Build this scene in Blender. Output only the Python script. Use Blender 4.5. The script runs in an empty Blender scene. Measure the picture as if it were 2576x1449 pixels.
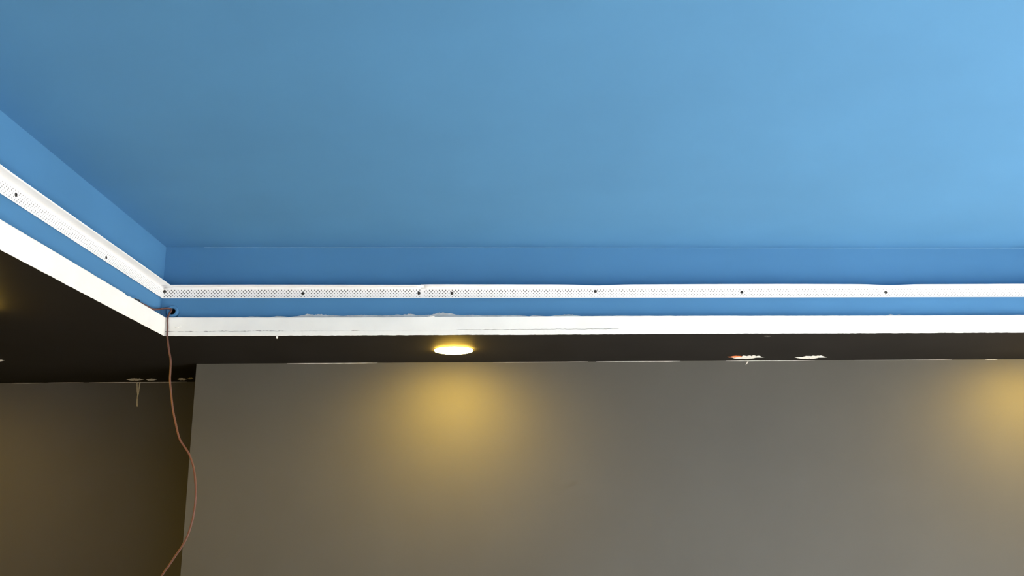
import bpy, bmesh, math, random
from mathutils import Vector, Matrix
random.seed(7)
C = bpy.context.scene.collection
SC = bpy.context.scene

# ------------------------------------------------------------------ camera
F, PITCH, YAW, ROLL = 2131.3, 0.24087, 0.05287, 0.01389
EYE = Vector((0, 0, 1.62))
fh = Vector((math.sin(YAW), math.cos(YAW), 0)); rt = Vector((math.cos(YAW), -math.sin(YAW), 0)); zz = Vector((0, 0, 1))
fwd = fh*math.cos(PITCH) + zz*math.sin(PITCH)
upv = -fh*math.sin(PITCH) + zz*math.cos(PITCH)
cr = rt*math.cos(ROLL) - upv*math.sin(ROLL)
cu = rt*math.sin(ROLL) + upv*math.cos(ROLL)
cam = bpy.data.cameras.new('camera'); cam.sensor_width = 36; cam.lens = F/2576*36; cam.clip_start = .02
co = bpy.data.objects.new('camera', cam); C.objects.link(co)
M4 = Matrix((cr, cu, -fwd)).transposed().to_4x4(); M4.translation = EYE
co.matrix_world = M4
SC.camera = co

# ------------------------------------------------------------------ daylight and exposure
SKY = 5.8
SUN = 57.0
LAMP = 285.0
W = bpy.data.worlds.new('overcast_sky'); SC.world = W; W.use_nodes = True
bg = W.node_tree.nodes['Background']; bg.inputs[0].default_value = (1.0, 0.985, 0.95, 1); bg.inputs[1].default_value = SKY
sun = bpy.data.lights.new('sun', 'SUN'); sun.energy = SUN; sun.angle = .02; sun.color = (1, .97, .92)
so_ = bpy.data.objects.new('sun', sun); C.objects.link(so_)
so_.rotation_euler = Vector((math.cos(.60)*math.cos(-.45), math.cos(.60)*math.sin(-.45), math.sin(.60))).to_track_quat('Z', 'Y').to_euler()
SC.view_settings.view_transform = 'Standard'; SC.view_settings.look = 'None'
SC.view_settings.exposure = 0; SC.view_settings.gamma = 1; SC.view_settings.use_curve_mapping = False
SC.cycles.max_bounces = 6; SC.cycles.diffuse_bounces = 4; SC.cycles.glossy_bounces = 2; SC.cycles.use_adaptive_sampling = True; SC.cycles.adaptive_threshold = .03; SC.cycles.use_denoising = True
SC.cycles.sample_clamp_indirect = 12

# ------------------------------------------------------------------ dimensions (metres; camera 1.62 m above the floor)
ZS = 1.62 + .58          # underside of the black soffit
ZF = 1.62 + .6505        # top of the white edge trim
ZC = 1.62 + .9241        # blue ceiling
ZB = 1.62 + .7257        # bottom of perforated strip
DF, XF = 3.086, -1.102   # faces of the white trim (back, left)
DB, XB = 3.108, -1.131   # faces of the blue tray walls
XTR, YTF = 2.75, -1.1     # tray right and front
DP, XP = 3.738, -1.187   # grey wall standing forward
DR = 4.324               # set-back wall
XL, XR, YF = -3.1, 3.5, -1.9

def ray(px, py):
    return (cr*((px-1288)/F) + cu*(-(py-724.5)/F) + fwd)
def on_z(px, py, z):
    d = ray(px, py); return EYE + d*((z-EYE.z)/d.z)
def on_y(px, py, y):
    d = ray(px, py); return EYE + d*(y/d.y)
def on_x(px, py, x):
    d = ray(px, py); return EYE + d*(x/d.x)

# ------------------------------------------------------------------ materials
def mat(name, col, rough=.7, var=.06, scale=6.0, bump=.0, bscale=300.0, spec=.3, metal=0, emit=None, estr=0):
    m = bpy.data.materials.new(name); m.use_nodes = True
    nt = m.node_tree; b = nt.nodes['Principled BSDF']
    b.inputs['Roughness'].default_value = rough; b.inputs['Specular IOR Level'].default_value = spec
    b.inputs['Metallic'].default_value = metal
    tc = nt.nodes.new('ShaderNodeTexCoord')
    n = nt.nodes.new('ShaderNodeTexNoise'); n.inputs['Scale'].default_value = scale; n.inputs['Detail'].default_value = 2
    nt.links.new(tc.outputs['Object'], n.inputs['Vector'])
    r = nt.nodes.new('ShaderNodeValToRGB')
    r.color_ramp.elements[0].position = .3; r.color_ramp.elements[1].position = .7
    r.color_ramp.elements[0].color = tuple(c*(1-var) for c in col)+(1,)
    r.color_ramp.elements[1].color = tuple(min(1, c*(1+var)) for c in col)+(1,)
    nt.links.new(n.outputs['Fac'], r.inputs['Fac']); nt.links.new(r.outputs['Color'], b.inputs['Base Color'])
    if bump:
        n2 = nt.nodes.new('ShaderNodeTexNoise'); n2.inputs['Scale'].default_value = bscale; n2.inputs['Detail'].default_value = 3
        nt.links.new(tc.outputs['Object'], n2.inputs['Vector'])
        bp = nt.nodes.new('ShaderNodeBump'); bp.inputs['Strength'].default_value = bump; bp.inputs['Distance'].default_value = .002
        nt.links.new(n2.outputs['Fac'], bp.inputs['Height']); nt.links.new(bp.outputs['Normal'], b.inputs['Normal'])
    if emit:
        b.inputs['Emission Color'].default_value = emit+(1,); b.inputs['Emission Strength'].default_value = estr
    return m
BLUE = mat('blue_ceiling_paint', (.067, .208, .405), .75, .03, 3, 0, 220, .25)
BLACK = mat('black_soffit_paint', (.0150, .0139, .0130), .7, .08, 5, 0, 250, .07)
GREY = mat('grey_wall_paint', (.078, .080, .077), .7, .03, 2.5, 0, 220, .25)
TAUPE = mat('dark_taupe_wall_paint', (.058, .060, .065), .7, .03, 2.5, 0, 220, .25)
WHITE = mat('white_trim_paint', (.87, .862, .825), .6, .03, 9, .10, 90, .3)
PVC = mat('white_strip_plastic', (.82, .83, .85), .45, .015, 10, 0, 100, .4)
HOLE_SHADE = mat('hole_shade_grey', (.10, .105, .11), .9, .1, 60)  # shade inside the perforations, painted as a dark grey
STEEL = mat('blackened_screw_steel', (.035, .035, .035), .5, .2, 400, 0, 100, .5)
PLASTER = mat('bare_plaster', (.62, .63, .63), .9, .10, 60, .3, 200, .1)
SCRAPE = mat('white_scraped_paint', (.74, .74, .72), .9, .12, 90, .3, 200, .1)
PLASTER_D = mat('dried_drip', (.40, .37, .28), .8, .15, 80, .2, 200, .2)
ORANGE = mat('orange_primer', (.70, .22, .09), .9, .2, 120, .3, 300, .1)
VOID = mat('dark_cavity', (.012, .011, .012), .9, .2, 60)
CABLE = mat('red_brown_cable', (.105, .046, .037), .5, .12, 60, 0, 100, .4)
BLKCAB = mat('black_cable', (.02, .02, .022), .5, .1, 60, 0, 100, .4)
FLOOR = mat('pale_floor_tile', (.52, .50, .47), .5, .06, 2)
OUTSIDE = mat('pavement', (.42, .41, .39), .9, .1, 2)
WALLX = mat('off_white_wall_paint', (.6, .59, .57), .7, .03, 2.5)
FRAME = mat('window_frame_metal', (.10, .10, .105), .4, .05, 20)
CHROME = mat('lamp_trim_metal', (.75, .73, .70), .3, .03, 30, 0, 100, .5, .6)
GLOW = mat('lamp_diffuser', (.9, .85, .7), .5, .01, 30, emit=(1, .61, .075), estr=LAMP)
GLASS = bpy.data.materials.new('clear_glass'); GLASS.use_nodes = True
nt = GLASS.node_tree; nt.nodes.clear()
_o = nt.nodes.new('ShaderNodeOutputMaterial'); _m = nt.nodes.new('ShaderNodeMixShader'); _t = nt.nodes.new('ShaderNodeBsdfTransparent')
_g = nt.nodes.new('ShaderNodeBsdfGlossy'); _g.inputs['Roughness'].default_value = .02; _m.inputs[0].default_value = .06
nt.links.new(_t.outputs[0], _m.inputs[1]); nt.links.new(_g.outputs[0], _m.inputs[2]); nt.links.new(_m.outputs[0], _o.inputs[0])

# ------------------------------------------------------------------ mesh helpers
def obj(name, verts, faces, m, parent=None, smooth=False):
    me = bpy.data.meshes.new(name); me.from_pydata([tuple(v) for v in verts], [], faces); me.update()
    for q in (m if isinstance(m, (list, tuple)) else [m]): me.materials.append(q)
    if smooth:
        for p in me.polygons: p.use_smooth = True
    o = bpy.data.objects.new(name, me); C.objects.link(o)
    if parent: o.parent = parent
    return o
def tag(o, label=None, cat=None, group=None, kind=None):
    if label: o['label'] = label
    if cat: o['category'] = cat
    if group: o['group'] = group
    if kind: o['kind'] = kind
    return o
def empty(name, loc=(0, 0, 0)):
    o = bpy.data.objects.new(name, None); o.empty_display_size = .05; o.location = loc; C.objects.link(o); return o
class MB:
    def __init__(s): s.v = []; s.f = []
    def box(s, x0, x1, y0, y1, z0, z1):
        n = len(s.v)
        s.v += [(x0,y0,z0),(x1,y0,z0),(x1,y1,z0),(x0,y1,z0),(x0,y0,z1),(x1,y0,z1),(x1,y1,z1),(x0,y1,z1)]
        s.f += [(n,n+3,n+2,n+1),(n+4,n+5,n+6,n+7),(n,n+1,n+5,n+4),(n+1,n+2,n+6,n+5),(n+2,n+3,n+7,n+6),(n+3,n,n+4,n+7)]
        return s
    def loft(s, rings, caps=True, close=True):
        n0 = len(s.v); k = len(rings[0])
        for r in rings: s.v += [tuple(p) for p in r]
        for i in range(len(rings)-1):
            for j in range(k if close else k-1):
                a = n0+i*k+j; b = n0+i*k+(j+1) % k
                s.f.append((a, b, b+k, a+k))
        if caps:
            s.f.append(tuple(n0+j for j in range(k))[::-1]); e = n0+(len(rings)-1)*k
            s.f.append(tuple(e+j for j in range(k)))
        return s
    def build(s, name, m, parent=None, smooth=False): return obj(name, s.v, s.f, m, parent, smooth)
def box(name, m, *b, parent=None): return MB().box(*b).build(name, m, parent)
def fixn(o):
    bm = bmesh.new(); bm.from_mesh(o.data); bmesh.ops.recalc_face_normals(bm, faces=bm.faces); bm.to_mesh(o.data); bm.free(); return o
def tube(name, pts, r, m, parent=None, seg=10, sub=6):
    """smooth tube through pts (Catmull-Rom)"""
    P = [Vector(p) for p in pts]; P = [P[0]*2-P[1]]+P+[P[-1]*2-P[-2]]
    path = []
    for i in range(1, len(P)-2):
        for k in range(sub):
            t = k/sub; a, b, c, d = P[i-1], P[i], P[i+1], P[i+2]
            path.append(.5*((2*b)+(c-a)*t+(2*a-5*b+4*c-d)*t*t+(3*b-a-3*c+d)*t**3))
    path.append(P[-2])
    rings = []; n = Vector((1, .3, .1)).normalized()
    for i, p in enumerate(path):
        t = (path[min(i+1, len(path)-1)]-path[max(i-1, 0)]).normalized()
        n = (n-t*n.dot(t)).normalized(); b = t.cross(n)
        rings.append([p+(n*math.cos(2*math.pi*j/seg)+b*math.sin(2*math.pi*j/seg))*r for j in range(seg)])
    return fixn(MB().loft(rings).build(name, m, parent, True))

# ------------------------------------------------------------------ room shell
def st(o, label): return tag(o, label, None, None, 'structure')
st(box('floor', FLOOR, XL-.1, XR+.1, YF-.1, DR+.1, -.1, 0), 'pale tiled floor of the room')
g_ = MB().box(XR+.13, XR+25, -25, 20, -.15, -.05).box(XL-15, XR+.13, -25, YF-.13, -.15, -.05)
st(g_.build('ground', OUTSIDE), 'paving outside the windows')
st(box('wall_back', TAUPE, XL-.1, XP+.02, DR, DR+.12, 0, ZS+.02), 'dark taupe set-back wall under the black soffit')
st(box('wall_back_right', GREY, XP, XR, DP, DR+.12, 0, ZS), 'grey wall standing forward under the warm downlight')
st(box('wall_left', TAUPE, XL-.12, XL, YF-.1, DR+.1, 0, ZS+.02), 'dark taupe side wall')
WZ0, WZ1 = .15, 2.12
def window_wall(name, wname, label, wlabel, a0, a1, b0, b1, axis):
    """wall running from b0 to b1 with an opening a0..a1; axis 'x': wall at XR, axis 'y': wall at YF"""
    def bx(m, u0, u1, d0, d1, z0, z1):
        if axis == 'x': m.box(XR+d0, XR+d1, u0, u1, z0, z1)
        else: m.box(u0, u1, YF-d1, YF-d0, z0, z1)
    w = MB(); bx(w, b0, a0, 0, .12, 0, ZS+.02); bx(w, a1, b1, 0, .12, 0, ZS+.02)
    bx(w, a0, a1, 0, .12, 0, WZ0); bx(w, a0, a1, 0, .12, WZ1, ZS+.02)
    st(fixn(w.build(name, WALLX)), label)
    wn = empty(wname); st(wn, wlabel)
    f = MB(); bx(f, a0, a1, .02, .09, WZ0, WZ0+.05); bx(f, a0, a1, .02, .09, WZ1-.05, WZ1)
    for k in range(4):
        u = a0+(a1-a0-.05)*k/3; bx(f, u, u+.05, .02, .09, WZ0+.05, WZ1-.05)
    fixn(f.build('window_frame', FRAME, wn))
    for k in range(3):
        u = a0+(a1-a0-.05)*k/3; p = MB(); bx(p, u+.05, u+(a1-a0-.05)/3, .05, .056, WZ0+.05, WZ1-.05); fixn(p.build('pane', GLASS, wn))
    pl = bpy.data.lights.new('window_daylight_portal', 'AREA'); pl.shape = 'RECTANGLE'; pl.cycles.is_portal = True
    po = bpy.data.objects.new('window_daylight_portal', pl); C.objects.link(po)
    if axis == 'x':
        pl.size = WZ1-WZ0; pl.size_y = a1-a0
        po.location = (XR+.11, (a0+a1)/2, (WZ0+WZ1)/2); po.rotation_euler = (0, math.pi/2, 0)
    else:
        pl.size = a1-a0; pl.size_y = WZ1-WZ0
        po.location = ((a0+a1)/2, YF-.11, (WZ0+WZ1)/2); po.rotation_euler = (math.pi/2, 0, 0)
window_wall('wall_right', 'window_1', 'off white window wall on the right', 'wide window in the side wall', -1.3, 2.6, YF-.1, DR+.1, 'x')
window_wall('wall_front', 'window_2', 'off white window wall opposite the grey wall', 'wide shop window opposite the grey wall', 1.1, 3.4, XL-.1, XR, 'y')

# black soffit: ring around the tray
SO = .0012   # soffit board sits behind the trim board
s = MB()
s.box(XL, XF-SO, YF, DR, ZS, ZS+.02); s.box(XF-SO, XR, DF+SO, DR, ZS, ZS+.02)
s.box(XTR, XR, YF, DF+SO, ZS, ZS+.02); s.box(XF-SO, XTR, YF, YTF, ZS, ZS+.02)
soffit = st(s.build('ceiling_soffit', BLACK), 'matt black lower ceiling around the blue tray')

# blue tray: ceiling and four upright faces
st(box('ceiling', BLUE, XB-.05, XTR+.1, YTF-.1, DB+.05, ZC, ZC+.05), 'blue painted raised ceiling')
HX, HZ, HR = None, None, .0235
hc = on_y(434, 786.0, DB); HX, HZ = hc.x, hc.z
def wall_with_hole():
    y = DB; x0, x1, z0, z1 = XB, XTR, ZS+.02, ZC; q = .032
    zt = HZ+q; zb = max(z0, HZ-q)
    V = []; Fc = []
    def quad(a, b, c, d): n = len(V); V.extend([a, b, c, d]); Fc.append((n, n+1, n+2, n+3))
    P = lambda x, z: (x, y, z)
    # crease at the top is very slightly eased; strips around the square
    quad(P(x0, z0), P(HX-q, z0), P(HX-q, z1), P(x0, z1))
    quad(P(HX+q, z0), P(x1, z0), P(x1, z1), P(HX+q, z1))
    quad(P(HX-q, zt), P(HX+q, zt), P(HX+q, z1), P(HX-q, z1))
    quad(P(HX-q, z0), P(HX+q, z0), P(HX+q, zb), P(HX-q, zb))
    n = len(V); N = 24
    rad = [HR*(1+.06*math.sin(3*i+1)+.04*math.sin(7*i)) for i in range(N)]
    for i in range(N):
        a = 2*math.pi*i/N; c, s_ = math.cos(a), math.sin(a); k = q/max(abs(c), abs(s_))
        V.append(P(HX+c*k, HZ+s_*k))
    for i in range(N):
        a = 2*math.pi*i/N; V.append(P(HX+math.cos(a)*rad[i], HZ+math.sin(a)*rad[i]))
    for i in range(N):
        a = 2*math.pi*i/N; V.append((HX+math.cos(a)*rad[i], y+.012, HZ+math.sin(a)*rad[i]))
    for i in range(N):
        j = (i+1) % N
        Fc.append((n+i, n+j, n+N+j, n+N+i)); Fc.append((n+N+i, n+N+j, n+2*N+j, n+2*N+i))
    nb = len(V)
    return V, Fc
V, Fc = wall_with_hole()
# give the board its body behind the face (an open cavity box behind the hole)
tb = st(obj('wall_tray_back', V, Fc, BLUE), 'blue upright face of the tray behind the long strip')
cav = MB().box(HX-.05, HX+.05, DB+.0125, DB+.09, HZ-.05, HZ+.05); cav.f.pop(2)
cv = cav.build('cavity', VOID, tb)
body = MB().box(XB, HX-.055, DB+.012, DB+.03, ZS+.02, ZC).box(HX+.055, XTR, DB+.012, DB+.03, ZS+.02, ZC)
body.build('board', BLUE, tb)
CAULK = mat('pale_blue_caulk', (.17, .34, .52), .6, .1, 40)
MB().box(XB+.14, XTR, DB-.0009, DB, ZC-.0012, ZC).build('caulk_bead', CAULK, tb)
tl = st(box('wall_tray_left', BLUE, XB-.03, XB, YTF, DB+.03, ZS+.02, ZC), 'blue upright face of the tray on the left')
st(box('wall_tray_right', BLUE, XTR, XTR+.03, YTF, DB+.03, ZS+.02, ZC), 'blue upright face of the tray nearest the window')
st(box('wall_tray_front', BLUE, XB, XTR, YTF-.03, YTF, ZS+.02, ZC), 'blue upright face of the tray above the camera')

# ------------------------------------------------------------------ white edge trim boards
def jag(n, amp, seed):
    r = random.Random(seed); v = []; x = 0
    for i in range(n): x = x*.6+r.uniform(-1, 1)*amp; v.append(x)
    return v
XCR = on_y(1555, 830, DF).x       # the crack ends here
def trim_back():
    root = empty('trim_1', (XF, DF, ZS)); st(root, 'white edge trim board along the back of the tray')
    x0, x1 = XF, XTR; N = 620; zc = ZS+.0175
    j1 = jag(N+1, .0005, 3); j2 = jag(N+1, .0006, 4); jb = jag(N+1, .0005, 5); jt = jag(N+1, .00022, 6)
    r = random.Random(8); gap = []; on = True
    for i in range(N+1):
        x = x0+(x1-x0)*i/N
        if r.random() < .10: on = r.random() < .85
        g = (.0011 if on else .0003)*(1+r.uniform(-.5, .7))
        if x > XCR: g = 0 if r.random() < .8 else .0005
        gap.append(g)
    up = []; lo = []
    for i in range(N+1):
        x = x0+(x1-x0)*i/N
        zl = zc+j1[i]+.0035*max(0, min(1, (x-XCR+1.2)/1.2))
        right = x > XCR
        # upper board section (front face, top, back)
        t = ZF+jt[i]+.0008*math.sin(x*3.1)
        up.append([(x, DF, zl+gap[i]), (x, DF, t-.002), (x, DF+.0015, t), (x, DF+.0165, t), (x, DF+.0165, zl+gap[i])])
        b = ZS+max(.0002, .0008+jb[i])
        yo = .0008 if right else -.0004+j2[i]*.4          # the bottom bead sits back a little beyond the joint
        lo.append([(x, DF+yo, b+.0008), (x, DF+yo-(0 if right else .0002), zl), (x, DF+.0165, zl), (x, DF+.0165, ZS+.0010), (x, DF+yo+.0008, b)])
    def loc(R): return [[(p[0]-XF, p[1]-DF, p[2]-ZS) for p in q] for q in R]
    fixn(MB().loft(loc(up)).build('board', WHITE, root)); fixn(MB().loft(loc(lo)).build('lower_bead', WHITE, root))
    box('backing_batten', PLASTER, 0, x1-x0, .0165, .021, .001, ZF-ZS-.012, parent=root)
    return root
trim1 = trim_back()
def trim_left():
    root = empty('trim_2', (XF, DF, ZS)); st(root, 'white edge trim board along the left of the tray')
    N = 500; y0, y1 = DF, YTF; jb = jag(N+1, .0005, 15); jt = jag(N+1, .00022, 16); R = []
    yn = on_x(322, 747, XF).y; yn2 = on_x(327, 750, XF).y
    for i in range(N+1):
        y = y0+(y1-y0)*i/N
        t = ZF+jt[i]+.0008*math.sin(y*3.7)
        if yn-.02 < y < yn+.004: t -= .003
        b = ZS+max(.0002, .0008+jb[i]); zl = ZS+.017
        R.append([(0, y-DF, zl-ZS), (0, y-DF, t-.002-ZS), (-.0015, y-DF, t-ZS), (-.0165, y-DF, t-ZS), (-.0165, y-DF, .0005), (-.0165, y-DF, b-ZS), (-.0008, y-DF, b-ZS), (0, y-DF, b+.0008-ZS)])
    fixn(MB().loft(R).build('board', WHITE, root))
    box('backing_batten', PLASTER, -.024, -.0165, YTF-DF, 0, .001, ZF-ZS-.012, parent=root)
trim_left()
st(box('trim_3', WHITE, XTR, XTR-.0165, YTF, DB, ZS-.001, ZF), 'white edge trim board on the window side of the tray')
st(box('trim_4', WHITE, XF, XTR, YTF, YTF+.0165, ZS-.001, ZF), 'white edge trim board above the camera')

# cracks and filler lumps near the inner corner of the trim (real raised flakes)
def flake(name, pts, thick, m, parent, n):
    """thin ragged plate: outline pts (Vectors on a surface) pushed out along normal n"""
    n = Vector(n); k = len(pts); c = sum(pts, Vector())/k
    V = [p for p in pts]+[c+(p-c)*.82+n*thick for p in pts]
    Fc = [(i, (i+1) % k, k+(i+1) % k, k+i) for i in range(k)]+[tuple(range(k, 2*k))]
    if parent:
        inv = Vector(parent.location); V = [v-inv for v in V]
    return fixn(obj(name, V, Fc, m, parent))
def ragged(px, py, w, h, n, seed, skew=0):
    """ragged streak outline in photo pixels: pointed ends, torn edges"""
    r = random.Random(seed); top = []; bot = []
    for i in range(n+1):
        t = i/n; env = min(1, t*5, (1-t)*4); env = max(env, .05)
        x = px-w/2+w*t
        top.append((x+skew*h*.5*1.0, py-h/2*env*(1+r.uniform(-.35, .15)))); bot.append((x-skew*h*.5, py+h/2*env*(1+r.uniform(-.35, .2))))
    return top+bot[::-1]
for (x, y, w_, h_, sd) in ((448, 822, 14, 6, 1), (1085, 796.5, 16, 4, 2), (481, 836, 8, 2, 3)):
    flake('filler_flake', [on_y(a, b, DF) for a, b in ragged(x, y, w_, h_, 7, sd, .8)], .0025, WHITE, trim1, (0, -1, 0))

# ------------------------------------------------------------------ perforated corner strips
HP, VP = .0122, .0061
def perforated_flange(L, hr, hole_fn):
    """local: s along length, t up; five staggered rows of round holes"""
    V = []; Fc = []
    def quad(s0, s1, t0, t1): n = len(V); V.extend([(s0, t0), (s1, t0), (s1, t1), (s0, t1)]); Fc.append((n, n+1, n+2, n+3))
    t0 = .0030
    quad(0, L, 0, t0)
    nc = int(L/HP)
    for k in range(5):
        off = 0 if k % 2 == 0 else HP/2
        ta, tb_ = t0+k*VP, t0+(k+1)*VP; tm = (ta+tb_)/2
        if off: quad(0, off, ta, tb_)
        n_ = nc if not off else nc-1
        for c in range(n_):
            sa = off+c*HP; sb = sa+HP; sm = (sa+sb)/2; r = hole_fn(sm)
            n = len(V)
            V.extend([(sb, tb_), (sa, tb_), (sa, ta), (sb, ta)])
            for i in range(8):
                a = math.pi/8+i*math.pi/4; V.append((sm+r*math.cos(a), tm+r*math.sin(a)))
            o = n+4
            Fc.extend([(n, n+1, o+2, o+1), (n+1, n+2, o+4, o+3), (n+2, n+3, o+6, o+5), (n+3, n, o, o+7),
                       (n, o+1, o), (n+1, o+3, o+2), (n+2, o+5, o+4), (n+3, o+7, o+6)])
        quad(off+n_*HP, L, ta, tb_)
    quad(0, L, t0+5*VP, .0368)
    return V, Fc
def strip(loc, L, along, out, label, hole_fn, screws, off=0, dip=(), h=0):
    """along, out: unit vectors of the run and of the wall's outward side"""
    root = empty('perforated_strip', loc)
    tag(root, label, 'corner strip', 'perforated strips on the blue tray walls')
    al, ou = Vector(along), Vector(out); z = Vector((0, 0, 1))
    def wz(s): return .0007*math.sin(s*5+off*900)+sum(-.004*math.exp(-((s-d)/.07)**2) for d in dip)
    V, Fc = perforated_flange(L, .002, hole_fn)
    b = .0045+off
    o = obj('flange', [al*s_+ou*b+z*t for s_, t in V], Fc, PVC, root)
    fixn(o)
    sm = o.modifiers.new('thickness', 'SOLIDIFY'); sm.thickness = .0010; sm.offset = -1 if al.cross(z).dot(ou) > 0 else 1
    # lip: concave fillet out of the flange, then almost level, tiny upturn at the edge
    N = max(8, int(L/.03)); rings = []
    prof = [(0, .0368), (.0012, .0385), (.0045, .0398), (.012, .0403), (.022, .0402), (.031, .0398), (.0365, .0396), (.0372, .0418), (.0360, .0424), (.030, .0412), (.012, .0418), (.003, .0414), (-.0012, .0392), (-.001, .0368)]
    for i in range(N+1):
        s_ = L*i/N; w_ = wz(s_)
        rings.append([al*s_+ou*(b+p)+z*(t+(w_+h)*min(1, max(0, (t-.0368)/.003))) for p, t in prof])
    fixn(MB().loft(rings).build('lip', PVC, root, True))
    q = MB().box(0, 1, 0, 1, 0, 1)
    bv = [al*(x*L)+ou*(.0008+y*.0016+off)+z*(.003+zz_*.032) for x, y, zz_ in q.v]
    fixn(obj('hole_shade_sheet', bv, q.f, HOLE_SHADE, root))  # added dark sheet: stands in for shade in the hollow behind the holes
    for (s_, t) in screws:
        c = al*s_+ou*(b+.0008)+z*t
        m = MB(); K = 12; rr = .0058
        ring = lambda r, d: [c+(al*math.cos(2*math.pi*i/K)+z*math.sin(2*math.pi*i/K))*r+ou*d for i in range(K)]
        m.loft([ring(rr, -.001), ring(rr, .0006), ring(rr*.75, .0016), ring(rr*.35, .0018)])
        sc = fixn(m.build('screw', STEEL, root))
        m = MB()
        for a in (.7, .7+math.pi/2):
            d1 = al*math.cos(a)+z*math.sin(a); d2 = al*-math.sin(a)+z*math.cos(a)
            n = len(m.v)
            for y in (.0014, .0022):
                m.v += [tuple(c+d1*(i*.0036)+d2*(j*.0008)+ou*y) for i, j in ((-1, -1), (1, -1), (1, 1), (-1, 1))]
            m.f += [(n, n+1, n+2, n+3), (n+4, n+5, n+6, n+7)]+[(n+i, n+(i+1) % 4, n+4+(i+1) % 4, n+4+i) for i in range(4)]
        fixn(m.build('cross_slot', VOID, sc))
    return root
XJ = on_y(1060, 733, DB).x
sx = lambda px: on_y(px, 735, DB-.006).x
X0 = XB+.003
strip((X0, DB, ZB), XJ+.01-X0, (1, 0, 0), (0, -1, 0), 'short white perforated strip on the back tray wall, between corner and overlap joint',
      lambda s: .0021, [(max(.0065, sx(411)-X0), .026), (sx(762)-X0, .0175), (sx(1054)-X0, .0185)])
XS = XJ
strip((XS, DB, ZB-.0012), XTR-.02-XS, (1, 0, 0), (0, -1, 0), 'long white perforated strip running right along the back tray wall',
      lambda s: 0.0021-.0006*min(1, s/2.2), [(sx(1137)-XS, .0185), (sx(1498)-XS, .025), (sx(1866)-XS, .0205), (sx(2228)-XS, .019)], .0016,
      (sx(1498)-XS, sx(2228)-XS), .0014)
sy = lambda px, py: on_x(px, py, XB+.006).y
YS = DB-.004
strip((XB, YS, ZB), YS-YTF-.02, (0, -1, 0), (1, 0, 0), 'white perforated strip on the left tray wall, receding to the corner',
      lambda s: .0019, [(YS-sy(40, 494), .0200), (YS-sy(267, 652), .0120)])

# ------------------------------------------------------------------ torn plaster along the top of the back trim
def torn(x0, x1, prof, seed):
    """ragged patch on the blue wall rising from behind the trim; prof: (px, height px)"""
    r = random.Random(seed); top = []
    n = int((x1-x0)/3)+1
    for i in range(n+1):
        x = x0+(x1-x0)*i/n
        h = 0
        for a, b in zip(prof[:-1], prof[1:]):
            if a[0] <= x <= b[0]: h = a[1]+(b[1]-a[1])*(x-a[0])/(b[0]-a[0]+1e-6)
        top.append((x, 798-.0026*(x-690)-max(.2, h*(1+r.uniform(-.12, .12)))))
    zb = ZF-.006
    V = []; k = n+1
    for y in (DB-.0002, DB-.0016):
        for (x, py) in top:
            p = on_y(x, py, DB); V.append((p.x, y, p.z+(0 if y > DB-.001 else -.0008)))
        for (x, py) in top[::-1]:
            p = on_y(x, py, DB); V.append((p.x, y, zb))
    m = 2*k
    Fc = [(i, (i+1) % m, m+(i+1) % m, m+i) for i in range(m)]
    for b in (0, m):
        for i in range(k-1): Fc.append((b+i, b+i+1, b+m-2-i, b+m-1-i))
    o = fixn(obj('bare_plaster_patch', V, Fc, PLASTER, tb)); o['label'] = 'torn patch of bare pale plaster on blue wall'
    return o
torn(618, 672, [(618, .5), (630, 2), (650, 1.5), (672, .3)], 1)
torn(682, 725, [(682, .5), (697, 3), (712, 2.5), (725, .5)], 2)
torn(728, 1330, [(728, .3), (752, 3), (768, 6.5), (775, 9), (785, 6), (792, 6), (804, 8), (815, 6), (845, 4), (868, 3), (872, 4), (885, 4), (915, 5.5), (940, 4.5), (960, 3.5), (992, 4.5), (1000, 6.5), (1012, 5), (1035, 8), (1044, 5), (1060, 4), (1085, 5.5), (1100, 9), (1115, 10.5), (1130, 9), (1145, 6), (1160, 3.5), (1185, 5), (1215, 3), (1260, 3.2), (1290, 4), (1318, 2.6), (1330, .5)], 5)
torn(1332, 1376, [(1332, .5), (1341, 3.5), (1356, 2), (1376, .5)], 6)
torn(1382, 1464, [(1382, .5), (1400, 3.5), (1425, 5), (1445, 4), (1464, .5)], 7)
torn(1536, 1606, [(1536, .5), (1552, 2.2), (1578, 2), (1606, .4)], 8)
torn(1660, 1700, [(1660, .5), (1688, 1.8), (1700, .4)], 9)
torn(2228, 2275, [(2228, .5), (2240, 3.4), (2250, 1.5), (2262, 2.6), (2275, .4)], 10)

# ------------------------------------------------------------------ scuffs on the black soffit
def scuff(px, py, w_, h_, seed, m, label, skew=1.0, z=ZS, n=16, th=.0015):
    o = flake('scuff', [on_z(a, b, z-.0001) for a, b in ragged(px, py, w_, h_, n, seed, skew)], th, m, soffit, (0, 0, -1))
    o['label'] = label; return o
scuff(1881, 898.6, 66, 8.5, 21, SCRAPE, 'white scraped patch on the black soffit', 2.2)
scuff(1848, 897.0, 30, 4.0, 22, ORANGE, 'orange primer showing in the scraped patch', 2.2, ZS-.0012, 10)
scuff(2040, 898.6, 66, 8.0, 23, SCRAPE, 'white scraped patch on the black soffit', 2.2)
scuff(340, 954.6, 44, 5.0, 24, SCRAPE, 'white scraped patch on the black soffit above the drip', 0)
scuff(381, 955, 27, 4.6, 25, SCRAPE, 'white scraped patch on the black soffit', 0)
scuff(458, 954, 24, 4.4, 26, SCRAPE, 'white scraped patch on the black soffit', 0)
scuff(479, 952.5, 14, 3.4, 27, PLASTER_D, 'dull scraped patch on the black soffit', .6)
scuff(-18, 906.5, 60, 8, 28, SCRAPE, 'white scraped patch on the black soffit', 0)
scuff(1930, 845.5, 18, 3, 29, mat('dust_smear', (.06, .058, .055), .9), 'faint dust smear on the black soffit', 0)

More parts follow.
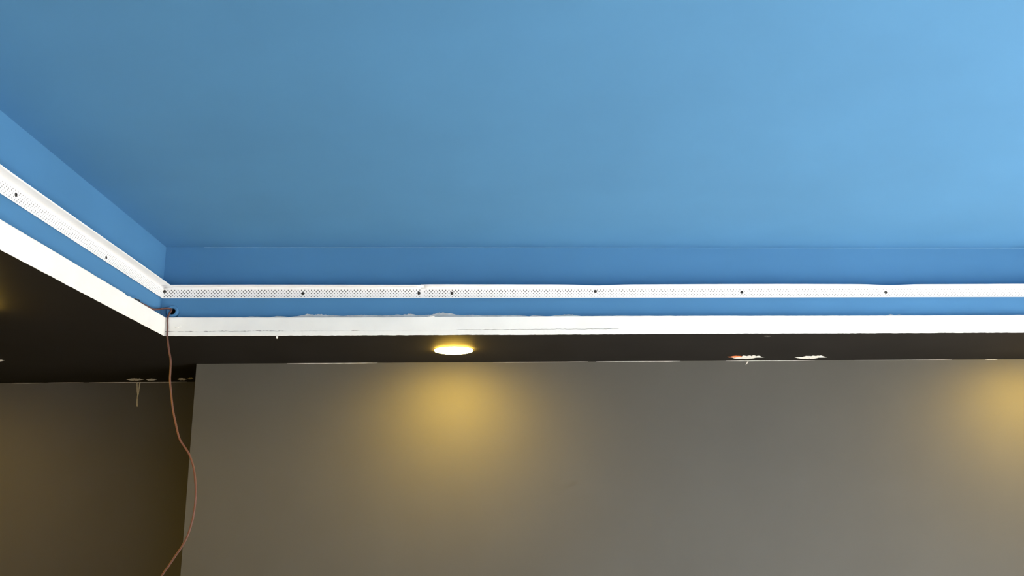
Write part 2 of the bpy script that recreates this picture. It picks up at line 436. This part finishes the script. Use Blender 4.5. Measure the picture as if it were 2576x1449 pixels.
# ------------------------------------------------------------------ pale sealant along the wall joint, drips
def sealant(x0, x1, wy, zw, parent_wall, y_at, seed):
    r = random.Random(seed); n = max(4, int((x1-x0)/12)); R = []
    for i in range(n+1):
        x = x0+(x1-x0)*i/n; t = i/n; e = min(1, t*6, (1-t)*6)
        p = on_y(x, y_at, wy); h = .0005+.0011*e*(1+r.uniform(-.25, .25))
        R.append([(p.x, wy-.0016, ZS-.0003), (p.x, wy-.0013, ZS-h), (p.x, wy+.001, ZS-h-.0004), (p.x, wy+.001, ZS-.0003)])
    o = fixn(MB().loft(R).build('sealant_line', PLASTER, parent_wall)); o['label'] = 'thin pale line of sealant along the soffit joint'
wbr = bpy.data.objects['wall_back_right']; wb = bpy.data.objects['wall_back']
for k, (a, b) in enumerate(((722, 950), (1240, 1480), (1500, 1712), (1826, 2050), (2150, 2395), (2480, 2510))): sealant(a, b, DP, 0, wbr, 910, 40+k)
for k, (a, b) in enumerate(((30, 110), (120, 210), (225, 470))): sealant(a, b, DR, 0, wb, 962, 60+k)
def drip(name, pts, wy, parent, m, label):
    V = []; k = len(pts)
    for y in (wy+.0005, wy-.0022):
        for (x, py, w_) in pts:
            for s_ in (-1, 1):
                p = on_y(x+s_*w_/2*(1 if y > wy else .6), py, wy); V.append((p.x, y, p.z))
    Fc = []
    for i in range(k-1):
        a = 2*i
        Fc.append((a+2*k, a+1+2*k, a+3+2*k, a+2+2*k)); Fc.append((a, a+2*k, a+2+2*k, a+2)); Fc.append((a+1, a+3, a+3+2*k, a+1+2*k))
    Fc += [(0, 1, 2*k+1, 2*k), (2*k-2, 4*k-2, 4*k-1, 2*k-1)]
    o = fixn(obj(name, V, Fc, m, parent)); o['label'] = label
drip('drip', [(344.5, 957, 4), (345, 970, 3.2), (345.5, 985, 3), (347, 993, 4.4), (345.5, 1000, 2.6), (345, 1010, 3.8), (345, 1018, 5), (345.5, 1023, 3)], DR, wb, PLASTER_D, 'dried pale drip running down the dark wall')
drip('drip', [(352.5, 957, 4), (351, 970, 3.4), (349.5, 982, 3), (348, 993, 2.4)], DR, wb, PLASTER_D, 'dried pale drip running down the dark wall')
drip('drip', [(1881, 909.5, 5), (1879.5, 912, 5), (1878, 915, 3.5), (1876, 918, 1)], DP, wbr, PLASTER, 'small white flake hanging at the top of the grey wall')
d = flake('drip', [on_y(a, b, DF-.0005) for a, b in ((694, 846), (700, 846), (699, 850), (697.5, 852.5), (695.5, 852))], .003, WHITE, trim1, (0, -1, 0))

# ------------------------------------------------------------------ blue conduit socket and the cables
cs = empty('conduit_socket', (HX, DB, HZ)); tag(cs, 'blue painted round conduit socket in the back tray wall beside the corner', 'socket')
def ringmesh(cx, cz, ri, ro, y0, y1, K=28):
    m = MB(); c = lambda r, y: [(cx+r*math.cos(2*math.pi*i/K), y, cz+r*math.sin(2*math.pi*i/K)) for i in range(K)]
    return m.loft([c(ri, y1), c(ro*.97, y0), c(ro, y0+.002), c(ro, y1)], caps=False) if False else m.loft([c(ri, y1), c(ri, y0+.0015), c(ri+.0015, y0), c(ro-.002, y0), c(ro, y0+.002), c(ro, y1)], caps=False)
rc = on_y(433, 783.0, DB-.010); cx, cz = rc.x-HX, rc.z-HZ
fixn(ringmesh(cx, cz, .0120, .0220, -.012, .03).build('ring', BLUE, cs, True))
K = 24; m = MB()
m.v = [(cx+.0112*math.cos(2*math.pi*i/K), .028, cz+.0112*math.sin(2*math.pi*i/K)) for i in range(K)]
m.f = [tuple(range(K))]
tubev = MB(); c_ = lambda r, y: [(cx+r*math.cos(2*math.pi*i/K), y, cz+r*math.sin(2*math.pi*i/K)) for i in range(K)]
tubev.loft([c_(.0118, .002), c_(.0118, .03), c_(.002, .0305)], caps=False); fixn(tubev.build('bore', VOID, cs, True))

YC = DF-.010
hang = [(421.5, 802, DF-.006), (421.5, 825, DF-.005), (421, 847, DF-.006), (425, 880, YC-.004), (429, 905, YC-.01), (428.5, 935, YC-.012), (427.5, 955, YC-.012),
        (430, 985, YC-.014), (435, 1030, YC-.016), (442, 1065, YC-.018), (451, 1102, YC-.02), (463, 1122, YC-.02), (476, 1143, YC-.02), (486, 1172, YC-.022), (491, 1205, YC-.024), (493, 1240, YC-.025), (490, 1275, YC-.025),
        (484, 1310, YC-.025), (473, 1345, YC-.024), (460, 1371, YC-.022), (440, 1400, YC-.02), (424, 1424, YC-.02), (405, 1452, YC-.02)]
pts = [on_y(a, b, y) for a, b, y in hang]
XK = XF-.007
start = [Vector((XK, DB-.30, ZF-.03)), on_x(345, 758, XK)+Vector((0, 0, -.006)), on_x(362, 766, XK), on_x(377, 774.5, XK), on_x(388, 778.5, XK-.004), on_y(402, 777.5, DB-.03), on_y(418, 775.5, DB-.02), on_y(429, 777, DB-.013), on_y(431, 781, DB-.016), on_y(426, 789, DB-.020)]
last = pts[-1]
tail = [last+Vector((-.05, 0, -.10)), last+Vector((-.08, .01, -.3)), last+Vector((-.05, .02, -.45)), Vector((last.x-.02, last.y, .05)), Vector((last.x+.03, last.y-.1, .004)), Vector((last.x+.2, last.y-.25, .004))]
cab = tube('cable', start+pts+tail, .0035, CABLE); tag(cab, 'thin red brown cable looped through the conduit socket and hanging in front of the walls', 'cable')
a = on_x(338, 753, XF-.010); b = on_x(350, 756.5, XF-.010)
stub = tube('cable_stub', [a+Vector((0, -.03, -.02)), a, a*.5+b*.5, b, b+Vector((0, .004, -.02))], .0032, BLKCAB)
tag(stub, 'short black cable end poking up behind the left white trim', 'cable')

# ------------------------------------------------------------------ recessed downlights
def downlight(x, y, label):
    root = empty('recessed_downlight', (x, y, ZS)); tag(root, label, 'downlight', 'warm downlights in the black soffit')
    K = 40; c = lambda r, z: [(r*math.cos(2*math.pi*i/K), r*math.sin(2*math.pi*i/K), z) for i in range(K)]
    fixn(MB().loft([c(.0775, -.0002), c(.0778, -.0011), c(.0795, -.0014), c(.0808, -.0010), c(.0812, -.0001)], caps=False).build('trim_ring', STEEL, root, True))
    prof = [(.0780, -.0006), (.0775, -.0050), (.072, -.0068), (.064, -.0082), (.054, -.0098), (.042, -.0120), (.031, -.0140), (.020, -.0164), (.010, -.0176)]
    m = MB().loft([c(r, z) for r, z in prof], caps=False); n = len(m.v); m.v.append((0, 0, -.018))
    for i in range(K): m.f.append((n-K+i, n-K+(i+1) % K, n))
    fixn(m.build('diffuser', GLOW, root, True))
    return root
lp = on_z(1141.5, 880, ZS)
downlight(lp.x, lp.y, 'glowing round downlight in the black soffit above the grey wall')
lp2 = on_z(2700, 871, ZS); downlight(lp2.x, lp2.y, 'downlight in the soffit washing the far right end of the grey wall')
lp3 = on_z(-92, 765, ZS); downlight(lp3.x, lp3.y, 'downlight in the soffit beside the left white trim')
lp4 = on_z(-420, 900, ZS); downlight(lp4.x, lp4.y, 'downlight in the soffit close to the dark set-back wall')
